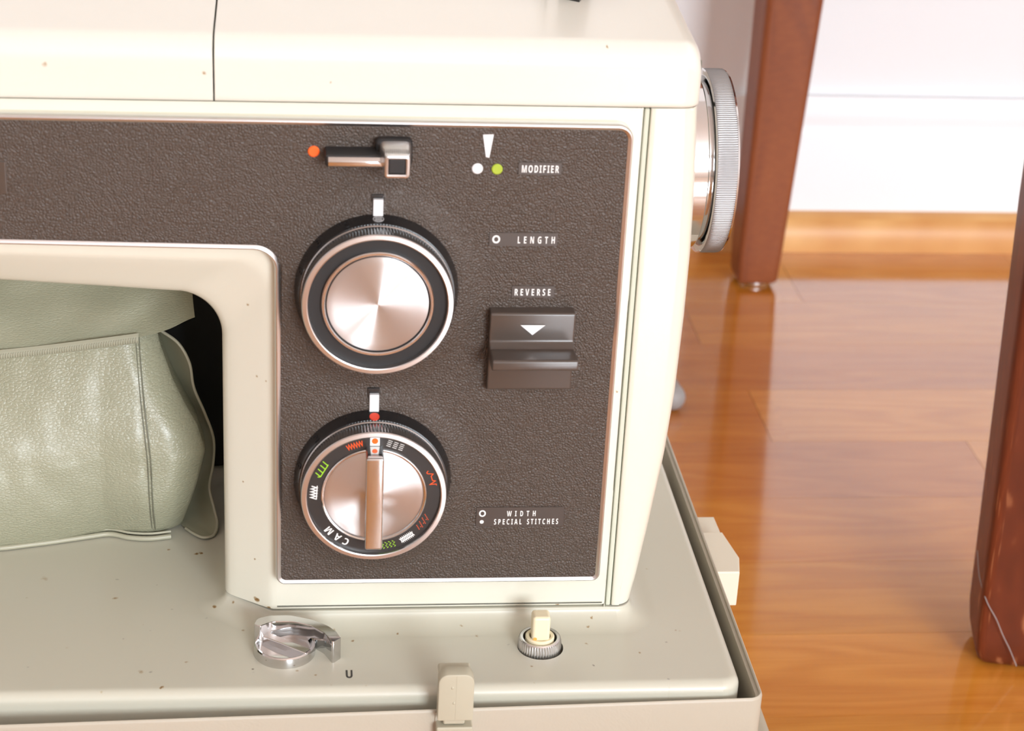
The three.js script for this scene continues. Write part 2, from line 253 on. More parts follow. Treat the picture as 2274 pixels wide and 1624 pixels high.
  const base = runX([[-626, 0], [-617, 0], [-617, 74], [-617.4, 75.5], [-618.2, 77], [-618.6, 80], [-618.3, 84], [-618.6, 88], [-619.4, 92], [-619.8, 97.2], [-620.2, 98], [-622, 98.3], [-626, 98.3]], mmR.x0, mmR.x1);
  const bb = put('baseboard_back', base, M.trim, scene); structure(bb, 'white moulded baseboard along the wall');
  const shoe = runX([[-617, 0], [-604, 0], [-603.6, 8], [-605, 15], [-609, 20.5], [-613, 23], [-617, 23.6]], mmR.x0, mmR.x1);
  const sm = put('trim_1', boxUV(shoe, 900), M.shoe, scene); structure(sm, 'oak shoe moulding at the foot of the baseboard');
}

// ---------------------------------------------------------------- wooden chair behind the machine (its two left legs stand in view)
{
  const chair = thing('wooden_chair', 'reddish-brown wooden chair with square tapered legs standing by the white baseboard', 'chair', [430, 0, -340]);
  const leg = (pts, mat, turn = 0) => {               // pts: [y, cx, cz, half width], rounded square section
    const g = grid(32, pts.length - 1, (u, v, i, j) => { const [y, cx, cz, h] = pts[j], a = u * 2 * Math.PI + turn, c = Math.cos(u * 2 * Math.PI), s = Math.sin(u * 2 * Math.PI), e = 0.2; const sx = Math.sign(c) * Math.pow(Math.abs(c), e) * h, sz = Math.sign(s) * Math.pow(Math.abs(s), e) * h; return [cx + sx * Math.cos(turn) - sz * Math.sin(turn), y, cz + sx * Math.sin(turn) + sz * Math.cos(turn), u * 2, y / 400]; }, true);
    const bottom = new THREE.CircleGeometry(pts[0][3] * 0.95, 16); bottom.rotateX(Math.PI / 2); bottom.translate(pts[0][1], pts[0][0], pts[0][2]);
    return [g, bottom];
  };
  put('leg', leg([[3, 230, -557, 11], [5, 230, -557, 12.4], [24, 230, -557, 13.4], [180, 234, -560, 17], [430, 238, -563, 20]], M.legWood), M.legWood, chair, 'reddish-brown leg beside the baseboard');
  put('leg', leg([[0, 256, -150, 11], [1.5, 256, -150, 13.6], [4, 256, -150, 15.6], [8, 256, -150, 17], [16, 256, -150, 18], [200, 253, -152, 21.5], [430, 251, -153, 24]], M.legWorn, 0.22), M.legWorn, chair, 'scuffed dark brown leg with chipped varnish at its foot');
  put('leg', leg([[0, 640, -150, 14], [6, 640, -150, 17], [200, 642, -152, 21.5], [430, 644, -153, 24]], M.legWorn), M.legWorn, chair);
  put('leg', leg([[3, 650, -557, 11], [5, 650, -557, 12.4], [24, 650, -557, 13.4], [180, 649, -560, 17], [430, 647, -563, 20]], M.legWood), M.legWood, chair);
  put('foot_glide', latheY([[0, 0], [8, 0], [9, 1.5], [9, 3.2], [0, 3.2]], 230, -557, 24), M.chromeSatin, chair);
  put('seat', rbox(215, 680, 425, 455, -590, -115, 10, 4), M.legWood, chair);
  for (const x of [236, 650]) put('back_post', rbox(x - 18, x + 18, 455, 950, -592, -558, 6, 3), M.legWood, chair);
  for (const y of [560, 690, 820]) put('back_slat', rbox(254, 632, y, y + 70, -584, -566, 5, 3), M.legWood, chair);
  put('apron', box(262, 630, 370, 425, -165, -140), M.legWood, chair);
  put('apron', box(243, 640, 370, 425, -572, -552), M.legWood, chair);
  const t = put('lint_thread', tube([[235, 49, -152], [234.4, 41, -143], [236.2, 34, -135.6], [240.5, 27, -133], [244, 20, -132], [248, 13, -131.4], [252, 5, -131]], 0.2, 40, 6), M.cordGrey, chair, 'thin pale thread clinging to the leg');
}

// ---------------------------------------------------------------- sewing machine
const machine = thing('sewing_machine', 'cream sewing machine with brown leather-grain control panel and chrome dials', 'sewing machine', [-40, 104, -45]);
const FACE = 4.6;                                      // front of the raised control panel
const PANEL = rounded([[47, 285.6, 4.5], [-330, 286.8, 0], [-330, 250.8, 0], [-55.7, 246.2, 6.2], [-55.7, 133, 3], [47, 133, 2.6]], 10);
{
  // opening under the arm: front edge F and recessed edge K, same number of points
  const arcs = (cx, cy, r, n) => Array.from({ length: n + 1 }, (_, i) => { const a = i / n * Math.PI / 2; return [cx + r * Math.cos(a), cy + r * Math.sin(a)]; });
  const line = (a, b, n) => Array.from({ length: n }, (_, i) => [lerp(a[0], b[0], i / n), lerp(a[1], b[1], i / n)]);
  const F = [...line([-57, 120.9], [-57, 231], 10), ...arcs(-67, 231.5, 10, 16), [-90, 242], [-138, 243.2], [-245, 246]];
  const K = [...line([-72.2, 120.9], [-71.9, 211.5], 10), ...arcs(-86.2, 212, 14.3, 16), [-105, 227.6], [-138, 229.7], [-245, 236]];
  const prof = [[-0.1, 0], [-0.03, -0.05], [0.03, -0.3], [0.1, -0.8], [0.25, -2.3], [0.5, -4.9], [0.75, -7.5], [0.88, -9.0], [0.96, -10.4], [1, -12.2], [1, -14], [1, -60], [1, -95]];
  const strip = grid(F.length - 1, prof.length - 1, (u, v, i, j) => { const [t, z] = prof[j]; const x = lerp(F[i][0], K[i][0], t), y = lerp(F[i][1], K[i][1], t); return [x, y, z]; });
  const Fi = F.map((f, i) => [lerp(f[0], K[i][0], -0.1), lerp(f[1], K[i][1], -0.1)]);
  const face = new THREE.ShapeGeometry(shapeOf([[50.2, 121.4], [50.2, 289.4], [-330, 289.4], [-330, 170], [-245, 170], [-245, 246], ...Fi.slice().reverse()]));
  const backShape = shapeOf([[52, 120.9], [52, 289.4], [-330, 289.4], [-330, 170], [-250, 170], [-245, 236], ...K.slice().reverse()]);
  const back = new THREE.ShapeGeometry(backShape); back.translate(0, 0, -95);
  const bodyUV = (g) => { const c = clean(g), p = c.attributes.position, uv = c.attributes.uv; for (let i = 0; i < p.count; i++) uv.setXY(i, (p.getX(i) + 140) / 210, (p.getY(i) - 115) / 180); return c; };
  const lowEdge = rbox(-56.6, 50.2, 120.6, 123, -3, 0, 0.9);
  put('body_shell', [strip, face, back, lowEdge, box(-330, -320, 170, 289, -95, 0), box(-330, -246, 170, 172, -95, 0), box(50.0, 50.2, 120, 289, -3, 0)].map(bodyUV), M.body, machine);

  // gasket strip and the right side cover
  put('gasket', rbox(50.55, 52.1, 120.5, 289.2, -3, -0.1, 0.5), M.gasket, machine, 'pale green strip in the side seam');
  put('seam_backing', box(49.5, 53.4, 120.5, 289.2, -8, -6), M.cream, machine);
  const XR = curve1([[118, 58.6], [129, 60.6], [148, 63.2], [174, 66.4], [196, 68], [222, 68.7], [244, 68.8], [266, 68.2], [290, 66.8]]);
  const sideP = [[52.4, -3], [52.4, -0.5], [52.8, -0.02], [54, 0]];
  const side = grid(26, 40, (u, v) => { const y = lerp(120.7, 289.3, v), xr = XR(y), n = 26, k = Math.round(u * n); if (k < 4) return [sideP[k][0], y, sideP[k][1]]; if (k <= 8) { const t = (k - 4) / 4; return [lerp(55, xr - 5, t), y, -0.0 - 0.35 * t * t]; } if (k <= 20) { const a = (k - 8) / 12 * Math.PI / 2; return [xr - 5 + 5 * Math.sin(a), y, -0.35 - 5.5 * (1 - Math.cos(a))]; } const t = (k - 20) / 6; return [xr - 3 * t * t, y, lerp(-6, -95, t)]; });
  const sideTop = box(52.4, 65, 288.6, 289.2, -93, -1), sideBack = box(-60, 64, 120, 289, -95.5, -94.5);
  put('side_cover', [side, sideTop, sideBack], M.cream, machine);

  // top covers: same section, parted by a seam; the section is [y, z]
  const sect = (t) => {                               // t 0..1 from the lower front edge over the top to the back
    const pts = []; pts.push([289.8, -4], [289.8, 0.6], [290.1, 1.2], [290.8, 1.5]);
    for (let i = 0; i <= 4; i++) pts.push([lerp(292, 301.5, i / 4), 1.5]);
    for (let i = 1; i <= 10; i++) { const a = i / 10 * (Math.PI / 2 - 0.02); pts.push([301.5 + 7 * Math.sin(a), 1.5 - 7.5 * (1 - Math.cos(a))]); }
    for (let i = 1; i <= 5; i++) pts.push([308.5 + 4 * i / 5, lerp(-6, -60, i / 5)]);
    for (let i = 1; i <= 6; i++) { const a = i / 6 * Math.PI / 2; pts.push([312.5 - 15 * (1 - Math.cos(a)), -60 - 36 * Math.sin(a)]); }
    pts.push([289.8, -96]); return pts;
  };
  const S = sect();
  const cover = (x0, x1, r0, r1) => {
    const xs = []; for (let i = 0; i <= 8; i++) xs.push([x0 + r0 * (1 - Math.cos(i / 8 * Math.PI / 2)) * 1, r0 * (1 - Math.sin(i / 8 * Math.PI / 2))]);
    for (let i = 1; i < 12; i++) xs.push([lerp(x0 + r0, x1 - r1, i / 12), 0]);
    for (let i = 8; i >= 0; i--) xs.push([x1 - r1 * (1 - Math.cos(i / 8 * Math.PI / 2)), r1 * (1 - Math.sin(i / 8 * Math.PI / 2))]);
    const cy = 299, cz = -47;
    const g = grid(xs.length - 1, S.length - 1, (u, v, i, j) => { const [x, d] = xs[i]; let [y, z] = S[j]; if (y > 291) y = Math.max(291, y - d * Math.min(1, (y - 290.6) / 12)); z += z > cz ? -d * 0.9 * (z > -4 || true ? Math.min(1, (z - cz) / 30) : 0) : d * 0.9; return [x, y, z, (x + 140) / 210, (y - 290) / 25]; });
    const capL = grid(1, S.length - 1, (u, v, i, j) => { const [y, z] = S[j]; return [x0, i ? Math.max(290.6, Math.min(y, 308.5) - r0) : 290.6, clamp(z, -95 + r0, 1.5 - r0 * 0.9), (x0 + 140) / 210, (y - 290) / 25]; });
    const capR = grid(1, S.length - 1, (u, v, i, j) => { const [y, z] = S[j]; return [x1, i ? Math.max(290.6, y - r1 * Math.min(1, (y - 290.6) / 12)) : 290.6, clamp(z, -95 + r1, 1.5 - r1 * 0.9), (x1 + 140) / 210, (y - 290) / 25]; });
    return [g, capL, capR];
  };
  put('top_cover', cover(-72.45, 66.9, 0.3, 6), M.cover, machine, 'cream top cover over the pillar');
  put('top_cover', cover(-330, -72.9, 4, 0.3), M.cover, machine, 'cream hinged top cover over the arm');
  put('inner_frame', box(-329, 50, 286, 291.5, -80, -9), M.cream, machine);

  // thread-winder stop on the top cover
  const stop = put('bobbin_winder_stop', (() => { const g = new THREE.ExtrudeGeometry(shapeOf([[25.5, 41], [31, 38], [34.4, 36], [39, 47], [36, 58], [26, 58]].map(([x, z]) => [x, z])), { depth: 16, bevelEnabled: true, bevelSize: 0.5, bevelThickness: 0.5, bevelSegments: 2 }); g.rotateX(-Math.PI / 2); g.translate(0, 308.6, 0); const p = g.attributes.position; for (let i = 0; i < p.count; i++) p.setZ(i, p.getZ(i)); return g; })(), M.black, machine, 'glossy black block on the top cover');
  put('stop_plate', (() => { const g = box(25.2, 30.8, 308.8, 324.5, -0.4, 0.4); g.rotateY(-0.48 + 0.98); g.translate(0, 0, 0); return g; })().translate(13.9, 0, -26.6) && (() => { const g = box(-3.1, 3.1, 309.2, 324.6, -0.35, 0.35); g.rotateY(-0.5 + 1.0); g.translate(28.0, 0, -38.6); return g; })(), M.chrome, stop);
}

// bed with the raised foot of the pillar
const BED = 115.5;
{
  const deckUV = (g) => { const c = clean(g), p = c.attributes.position, uv = c.attributes.uv; for (let i = 0; i < p.count; i++) uv.setXY(i, (p.getX(i) + 140) / 230, (42 - p.getZ(i)) / 96); return c; };
  // section across the rounded front edge, swept round the bed: plain plate with rounded rim
  const outline = rounded([[88.8, 38, 6], [88.8, -125, 6], [-330, -125, 6], [-330, 38, 6]].map(([x, z, r]) => [x, -z, r]), 8);   // plan, y = -z
  const ccw = outline.slice().reverse();
  const area = ccw.reduce((s, p, i) => { const q = ccw[(i + 1) % ccw.length]; return s + p[0] * q[1] - q[0] * p[1]; }, 0);
  const pl = area > 0 ? ccw : outline;
  const prof = [[0, 104], [0, 111.8], ...Array.from({ length: 8 }, (_, i) => { const a = (i + 1) / 8 * Math.PI / 2; return [3.3 * (1 - Math.cos(a)), 112.2 + 3.3 * Math.sin(a)]; }), [3.9, BED]];
  const nn = normalsOf(pl);
  const rim = grid(pl.length, prof.length - 1, (u, v, i, j) => { const k = i % pl.length, [d, y] = prof[j]; return [pl[k][0] + nn[k][0] * d, y, -(pl[k][1] + nn[k][1] * d)]; });
  const topShape = shapeOf(pl.map((p, k) => [p[0] + nn[k][0] * 3.9, p[1] + nn[k][1] * 3.9])), hole = new THREE.Path(); hole.absarc(27.7, -15.9, 7.3, 0, Math.PI * 2, true); topShape.holes.push(hole);
  const well = latheY([[7.3, BED], [7.3, BED - 9], [0.01, BED - 9]], 27.7, 15.9, 48);
  const top = new THREE.ShapeGeometry(topShape, 32); top.rotateX(-Math.PI / 2); top.translate(0, BED, 0);
  // concave fillet from the bed up to the pillar
  const foot = rounded([[59.2, 0, 5], [59.2, -92, 4], [-72.2, -92, 4], [-72.2, -12, 3], [-57, 0, 3]].map(([x, z, r]) => [x, -z, r]), 8);
  const fa = foot.reduce((s, p, i) => { const q = foot[(i + 1) % foot.length]; return s + p[0] * q[1] - q[0] * p[1]; }, 0), fp = fa > 0 ? foot : foot.slice().reverse(), fn = normalsOf(fp);
  const fprof = [[2.5, 120.1], [0.3, 120.1], [0, 119.9], ...Array.from({ length: 13 }, (_, i) => { const a = i / 12 * Math.PI / 2; return [-0.1 - 9 * (1 - Math.cos(a)), 115.52 + 4.2 * (1 - Math.sin(a))]; })];
  const fillet = grid(fp.length, fprof.length - 1, (u, v, i, j) => { const k = i % fp.length, [d, y] = fprof[j]; return [fp[k][0] + fn[k][0] * d, y, -(fp[k][1] + fn[k][1] * d)]; });
  put('bed', [rim, top, fillet, well].map(deckUV), M.deck, machine, 'beige flat bed');
  const font = await new FontLoader().loadAsync('fonts/droid/droid_sans_bold.typeface.json');
  globalThis.__font = font;
  const u = new TextGeometry('U', { font, size: 3.4, depth: 0.06, curveSegments: 6 }); u.computeBoundingBox(); const bbx = u.boundingBox; u.translate(-(bbx.min.x + bbx.max.x) / 2, -(bbx.min.y + bbx.max.y) / 2, 0); u.scale(0.8, 1.25, 1); u.rotateX(-Math.PI / 2); u.translate(-33.2, BED + 0.02, 29.4);
  put('printed_letter', u, M.print, machine, 'dark letter U printed on the bed');
}

// raised platform, chrome frame and leather-grain panel
{
  const plat = new THREE.ExtrudeGeometry(shapeOf(PANEL), { depth: 4.1, bevelEnabled: false }); plat.translate(0, 0, 0.01);
  put('panel_base', plat, M.cream, machine);
  put('panel_frame', sweepFrame(PANEL, [[-0.1, 2.4], [-0.15, 4.0], [0.0, 4.7], [0.25, 5.1], [0.6, 5.25], [1.0, 5.1], [1.5, 4.75], [1.55, 4.2]]), M.chromeSatin, machine, 'thin chrome frame round the control panel');
  const inner = PANEL.map((p, i) => { const n = normalsOf(PANEL)[i]; return [p[0] + n[0] * 0.8, p[1] + n[1] * 0.8]; });
  const step = 1.25, pos = [], idx = [], map = new Map(); let count = 0;
  const dial = [[-26.1, 234.1], [-26.1, 170.9]];
  const height = (x, y) => { let z = FACE; for (const [cx, cy] of dial) { const r = Math.hypot(x - cx, y - cy); z += 1.4 * smooth(33, 25, r); } return z; };
  const vert = (i, j) => { const k = i + ',' + j; if (!map.has(k)) { const x = -330 + i * step, y = 132 + j * step; map.set(k, count++); pos.push(x, y, height(x, y)); } return map.get(k); };
  for (let j = 0; j < 125; j++) for (let i = 0; i < 304; i++) { const x = -330 + i * step, y = 132 + j * step; if ([[0, 0], [1, 0], [0, 1], [1, 1]].every(([a, b]) => inside(inner, x + a * step, y + b * step))) { const a = vert(i, j), b = vert(i + 1, j), c = vert(i, j + 1), d = vert(i + 1, j + 1); idx.push(a, b, d, a, d, c); } }
  const g = new THREE.BufferGeometry(); g.setAttribute('position', new THREE.Float32BufferAttribute(pos, 3)); g.setIndex(idx); g.computeVertexNormals(); planar(g, 0, 1, 46);
  const edge = sweepFrame(PANEL, [[1.2, FACE - 0.1], [1.6, FACE + 0.02], [2.4, FACE + 0.02]]); planar(edge, 0, 1, 46);
  put('control_panel', [g, edge], M.panel, machine, 'brown leather-grain control panel');
}

// lettered plates, dots and marks on the panel
{
  const plate = (name, x0, x1, y0, y1, label, draw) => {
    const w = 512, h = Math.round(512 * (y1 - y0) / (x1 - x0));
    const tex = canvasTex(w, h, (c) => { c.fillStyle = '#453a33'; c.fillRect(0, 0, w, h); c.fillStyle = '#f2f2ee'; c.strokeStyle = '#f2f2ee'; draw(c, w, h, w / (x1 - x0)); });
    const g = new THREE.PlaneGeometry(x1 - x0, y1 - y0); g.translate((x0 + x1) / 2, (y0 + y1) / 2, FACE + 0.36);
    const p = put(name, rbox(x0, x1, y0, y1, FACE - 0.2, FACE + 0.34, 0.25, 2), M.brownGloss, machine, label);
    put('lettering', g, std({ name: 'printed_plate', map: tex, roughness: 0.4 }), p);
  };
  const spaced = (c, text, x0, x1, y, size, squeeze = 0.72) => {   // letters spread evenly between x0 and x1
    c.font = `bold ${size}px sans-serif`; c.textBaseline = 'middle'; const ws = [...text].map((t) => c.measureText(t).width * squeeze), sum = ws.reduce((a, b) => a + b, 0), gap = (x1 - x0 - sum) / (text.length - 1);
    let x = x0; [...text].forEach((t, i) => { c.save(); c.translate(x, y); c.scale(squeeze, 1); c.fillText(t, 0, 0); c.restore(); x += ws[i] + gap; });
  };
  plate('name_plate', 14.1, 26.6, 270.4, 274.1, 'plate lettered MODIFIER', (c, w, h, s) => spaced(c, 'MODIFIER', 0.8 * s, 11.8 * s, h * 0.54, 3.1 * s, 0.62));
  plate('name_plate', 6.6, 26.7, 248.2, 252.3, 'plate lettered LENGTH with a ring mark', (c, w, h, s) => { c.lineWidth = 0.55 * s; c.beginPath(); c.ellipse(2 * s, h / 2, 0.9 * s, 1.0 * s, 0, 0, 7); c.stroke(); spaced(c, 'LENGTH', 8.2 * s, 19.5 * s, h * 0.54, 3 * s, 0.6); });
  plate('name_plate', 14, 26.7, 231.7, 235.4, 'plate lettered REVERSE', (c, w, h, s) => spaced(c, 'REVERSE', 0.7 * s, 11.7 * s, h * 0.54, 3 * s, 0.62));
  plate('name_plate', 6.5, 34.1, 153.4, 160.2, 'plate lettered WIDTH and SPECIAL STITCHES', (c, w, h, s) => { c.lineWidth = 0.5 * s; c.beginPath(); c.ellipse(1.9 * s, 2.1 * s, 0.85 * s, 0.95 * s, 0, 0, 7); c.stroke(); c.beginPath(); c.arc(1.8 * s, 5.1 * s, 0.65 * s, 0, 7); c.fill(); spaced(c, 'WIDTH', 9.6 * s, 18.8 * s, 2.2 * s, 2.7 * s, 0.6); spaced(c, 'SPECIAL', 5.6 * s, 14.4 * s, 5.1 * s, 2.7 * s, 0.58); spaced(c, 'STITCHES', 16 * s, 26 * s, 5.1 * s, 2.7 * s, 0.58); });
  put('blank_plate', rbox(-150, -130.7, 262.8, 272.5, FACE - 0.2, FACE + 0.34, 0.25, 2), M.brownGloss, machine, 'plain brown plate on the panel');
  const dot = (x, y, r, m, label) => put('dot', latheZ([[0, FACE + 0.55], [r - 0.3, FACE + 0.55], [r, FACE + 0.3], [r, FACE - 0.1]], x, y, 40), m, machine, label);
  dot(-44.7, 276.6, 1.65, M.orange, 'orange dot beside the lever'); dot(2.2, 272, 1.6, M.white, 'white dot'); dot(7.9, 271.9, 1.6, M.green, 'lime green dot');
  const tri = (pts, z, m, parent, label) => { const g = new THREE.ExtrudeGeometry(shapeOf(pts), { depth: 0.25, bevelEnabled: false }); g.translate(0, 0, z); return put('pointer_mark', g, m, parent, label); };
  tri([[3.4, 282.3], [4.5, 275.6], [5.5, 275.4], [6.5, 282.4]], FACE + 0.05, M.white, machine, 'white wedge pointing down');
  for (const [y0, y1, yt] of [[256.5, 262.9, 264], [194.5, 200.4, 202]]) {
    const s = put('slot_shade_plate', rbox(-28.2, -24.5, y1 - 4, yt, FACE - 0.5, FACE + 1.0, 0.2, 2), M.black, machine, 'black plate standing in for the shaded slot above the index bar');  // raised black plate: the dark of the slot hole and its shadow, as colour
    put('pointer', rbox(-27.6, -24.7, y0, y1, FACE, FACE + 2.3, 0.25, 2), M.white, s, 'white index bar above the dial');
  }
}

// dials
const dialSkirt = (g, cx, cy) => {
  put('skirt', latheZ([[24.2, FACE - 0.2], [24.1, FACE + 1.7], [23.7, 7.6], [22.7, 10.1], [20, 10.2]], cx, cy, 160), M.black, g, 'black dial skirt');
  put('knurled_ring', [ribbedZ(21.95, 10.5, 16.4, 150, 0.42, cx, cy), latheZ([[21.6, 9.9], [22.15, 10.0], [22.25, 10.3], [21.9, 10.6]], cx, cy, 160)], M.knurl, g, 'chrome knurled grip ring');
  put('bezel', latheZ([[21.9, 16.2], [22.0, 16.6], [21.75, 16.95], [20.6, 17.05], [20.3, 16.9], [20.2, 16.4], [20.1, 14.6]], cx, cy, 160), M.chromeSatin, g, 'flat chrome bezel');
};
function turnedDisc(r, z, dome, cx, cy, gapX) {        // uv runs round the disc, so that the turning marks follow circles
  return grid(180, 14, (u, v) => { const a = u * 2 * Math.PI, rr = Math.max(0.02, r * v); return [cx + rr * Math.cos(a), cy + rr * Math.sin(a), z + dome * (1 - v * v) - (v > 0.97 ? 0.25 : 0), u * 12, v]; }, true);
}
const font = globalThis.__font;
const glyph = (text, size, depth) => { const g = new TextGeometry(text, { font, size, depth, curveSegments: 4 }); g.computeBoundingBox(); const b = g.boundingBox; g.translate(-(b.min.x + b.max.x) / 2, -(b.min.y + b.max.y) / 2, -depth / 2); return g; };
const onSkirt = (g, cx, cy, deg, z = 8.2) => { g.rotateX(-1.25); g.translate(0, 23.55 - (z - 7.9) * 0.36, z); g.rotateZ(deg * Math.PI / 180); g.translate(cx, cy, 0); return g; };
{
  const cx = -26.1, cy = 234.1, d = new THREE.Group(); d.name = 'length_dial'; d.userData.label = 'stitch length dial with plain turned-metal face'; machine.add(d);
  dialSkirt(d, cx, cy);
  put('inlay_ring', latheZ([[20.3, 14.9], [16.0, 14.9]], cx, cy, 128), M.blackMatte, d, 'dark grey recessed ring');
  put('inner_ring', latheZ([[16.4, 14.8], [16.35, 16.2], [16.1, 16.5], [15.5, 16.5], [15.25, 16.2], [15.2, 14.9], [14, 14.9]], cx, cy, 128), M.chrome, d);
  put('disc_gap', latheZ([[15.3, 15.2], [13, 15.2]], cx, cy, 96), M.blackMatte, d);
  put('disc', turnedDisc(14.75, 16.1, 0.25, cx, cy), M.brushed, d, 'turned aluminium disc');
  put('skirt_mark', [[23, '3'], [47, 'B'], [72, '5']].map(([a, t]) => onSkirt(glyph(t, 2.6, 0.5), cx, cy, a)), M.black, d, 'raised black figures on the skirt');
  put('skirt_mark', [onSkirt(new THREE.TorusGeometry(1.5, 0.16, 6, 24).scale(1, 0.8, 1), cx, cy, 0), ...[-0.6, 0, 0.6].map((o) => onSkirt(new THREE.BoxGeometry(2, 0.16, 0.3).translate(0, o, 0.1), cx, cy, 0))], M.cordGrey, d, 'grey oval mark under the index bar');
}
{
  const cx = -26.1, cy = 170.9, d = new THREE.Group(); d.name = 'stitch_dial'; d.userData.label = 'stitch selector dial with printed symbols and a chrome bar handle'; machine.add(d);
  dialSkirt(d, cx, cy);
  const S = 1024, R = 20.4, k = S / (2 * R);
  const tex = canvasTex(S, S, (c) => {
    c.fillStyle = '#2b2826'; c.fillRect(0, 0, S, S);
    const at = (deg, r, draw) => { c.save(); c.translate(S / 2, S / 2); c.rotate(deg * Math.PI / 180); c.translate(0, -r * k); c.scale(k, k); draw(); c.restore(); };
    const path = (pts, col, w) => { c.strokeStyle = col; c.lineWidth = w; c.lineJoin = 'miter'; c.beginPath(); pts.forEach(([x, y], i) => (i ? c.lineTo(x, y) : c.moveTo(x, y))); c.stroke(); };
    const OR = '#ff5a1e', WH = '#f4f4f0', GR = '#9bd62c';
    at(0, 18.3, () => { c.fillStyle = WH; c.fillRect(-1.45, -1.7, 2.9, 3.2); c.fillStyle = '#ff6a10'; c.beginPath(); c.arc(0, -0.1, 0.95, 0, 7); c.fill(); });
    at(-19.5, 18, () => path(Array.from({ length: 13 }, (_, i) => [-2.5 + i * 5 / 12, i % 2 ? 0.8 : -0.8]), OR, 0.24));
    at(20, 18, () => { for (let j = 0; j < 3; j++) for (let i = 0; i < 4; i++) path([[-2.6 + j * 1.9, -0.95 + i * 0.62], [-1.25 + j * 1.9, -0.95 + i * 0.62]], WH, 0.2); });
    at(72, 18.1, () => path([[-2.8, 0.1], [-2.3, 0.7], [-1.9, 0.6], [-1.3, -1.0], [-0.7, -0.2], [0.8, -0.2], [1.2, -1.0], [1.9, 0.9], [2.3, -0.9], [2.8, -0.9]], OR, 0.26));
    at(122, 18, () => { c.fillStyle = OR; for (let i = 0; i < 22; i++) { const x = -2.6 + i * 0.25, y = [0.9, 0.45, 0, -0.45, -0.9, -0.4][i % 6]; c.fillRect(x, y, 0.26, 0.26); } });
    at(145, 18.1, () => { for (const s of [-1, 1]) path(Array.from({ length: 9 }, (_, i) => [-2.3 + i * 0.575, (i % 2 ? 0.85 : -0.85) * s]), WH, 0.26); });
    at(166, 18, () => { c.fillStyle = GR; for (let i = 0; i < 5; i++) for (let j = 0; j < 4; j++) { c.save(); c.translate(-2.3 + i * 1.15 + (j % 2 ? 0.35 : 0), -0.95 + j * 0.6); c.rotate(j % 2 ? 0.7 : -0.7); c.fillRect(-0.3, -0.12, 0.6, 0.24); c.restore(); } });
    at(-87, 18.1, () => { path([[-2.4, 0.85], [2.4, 0.85]], WH, 0.3); path(Array.from({ length: 10 }, (_, i) => [-2.2 + i * 0.49, i % 2 ? -0.85 : 0.7]), WH, 0.36); });
    at(-60.5, 18.1, () => { path([[-2.5, 0.9], [2.3, 0.9]], GR, 0.34); for (let i = 0; i < 4; i++) path([[-2.4 + i * 1.45, 0.9], [-1.9 + i * 1.45, -1.1]], GR, 0.34); path([[-2.5, 0.9], [-2.9, 0.2]], GR, 0.34); });
    c.fillStyle = WH; [['C', -153], ['A', -143.5], ['M', -132.5]].forEach(([t, a]) => at(a, 18, () => { c.font = 'bold 3.6px sans-serif'; c.textAlign = 'center'; c.textBaseline = 'middle'; c.save(); c.scale(0.85, 0.9); c.fillText(t, 0, 0); c.restore(); }));
  });
  const ring = new THREE.RingGeometry(15.7, 20.25, 128, 1); { const p = ring.attributes.position, uv = ring.attributes.uv; for (let i = 0; i < p.count; i++) uv.setXY(i, p.getX(i) / (2 * R) + 0.5, p.getY(i) / (2 * R) + 0.5); } ring.translate(cx, cy, 15.6);
  put('symbol_ring', ring, std({ name: 'printed_symbol_ring', map: tex, roughness: 0.4 }), d, 'black ring printed with stitch symbols and CAM');
  put('inner_ring', latheZ([[15.95, 15.5], [15.9, 16.1], [15.6, 16.3], [15.2, 16.2], [14.9, 15.8]], cx, cy, 128), M.chrome, d);
  put('disc', turnedDisc(15.1, 15.9, 0.2, cx, cy), M.brushed, d, 'turned aluminium disc');
  // bar handle: slightly hollow front, rounded edges
  const bar = rbox(-28.9, -23.6, 156.4, 187.6, 14.5, 23.6, 0.7, 3); { const p = bar.attributes.position; for (let i = 0; i < p.count; i++) { if (p.getZ(i) > 19) { const t = (p.getY(i) - 172) / 15.6; p.setZ(i, p.getZ(i) + 0.9 * t * t - 0.6); } } bar.computeVertexNormals(); }
  put('bar_handle', toCreasedNormals(bar, 0.7), M.chrome, d, 'chrome bar handle across the dial');
  put('skirt_mark', [[21, '1'], [48, '2'], [74, '3']].map(([a, t]) => onSkirt(glyph(t, 2.6, 0.5), cx, cy, a)), M.black, d, 'raised black figures on the skirt');
  put('skirt_dot', onSkirt(new THREE.CylinderGeometry(1.5, 1.5, 0.4, 32).rotateX(Math.PI / 2), cx, cy, 0, 8.9), M.red, d, 'red dot under the index bar');
}

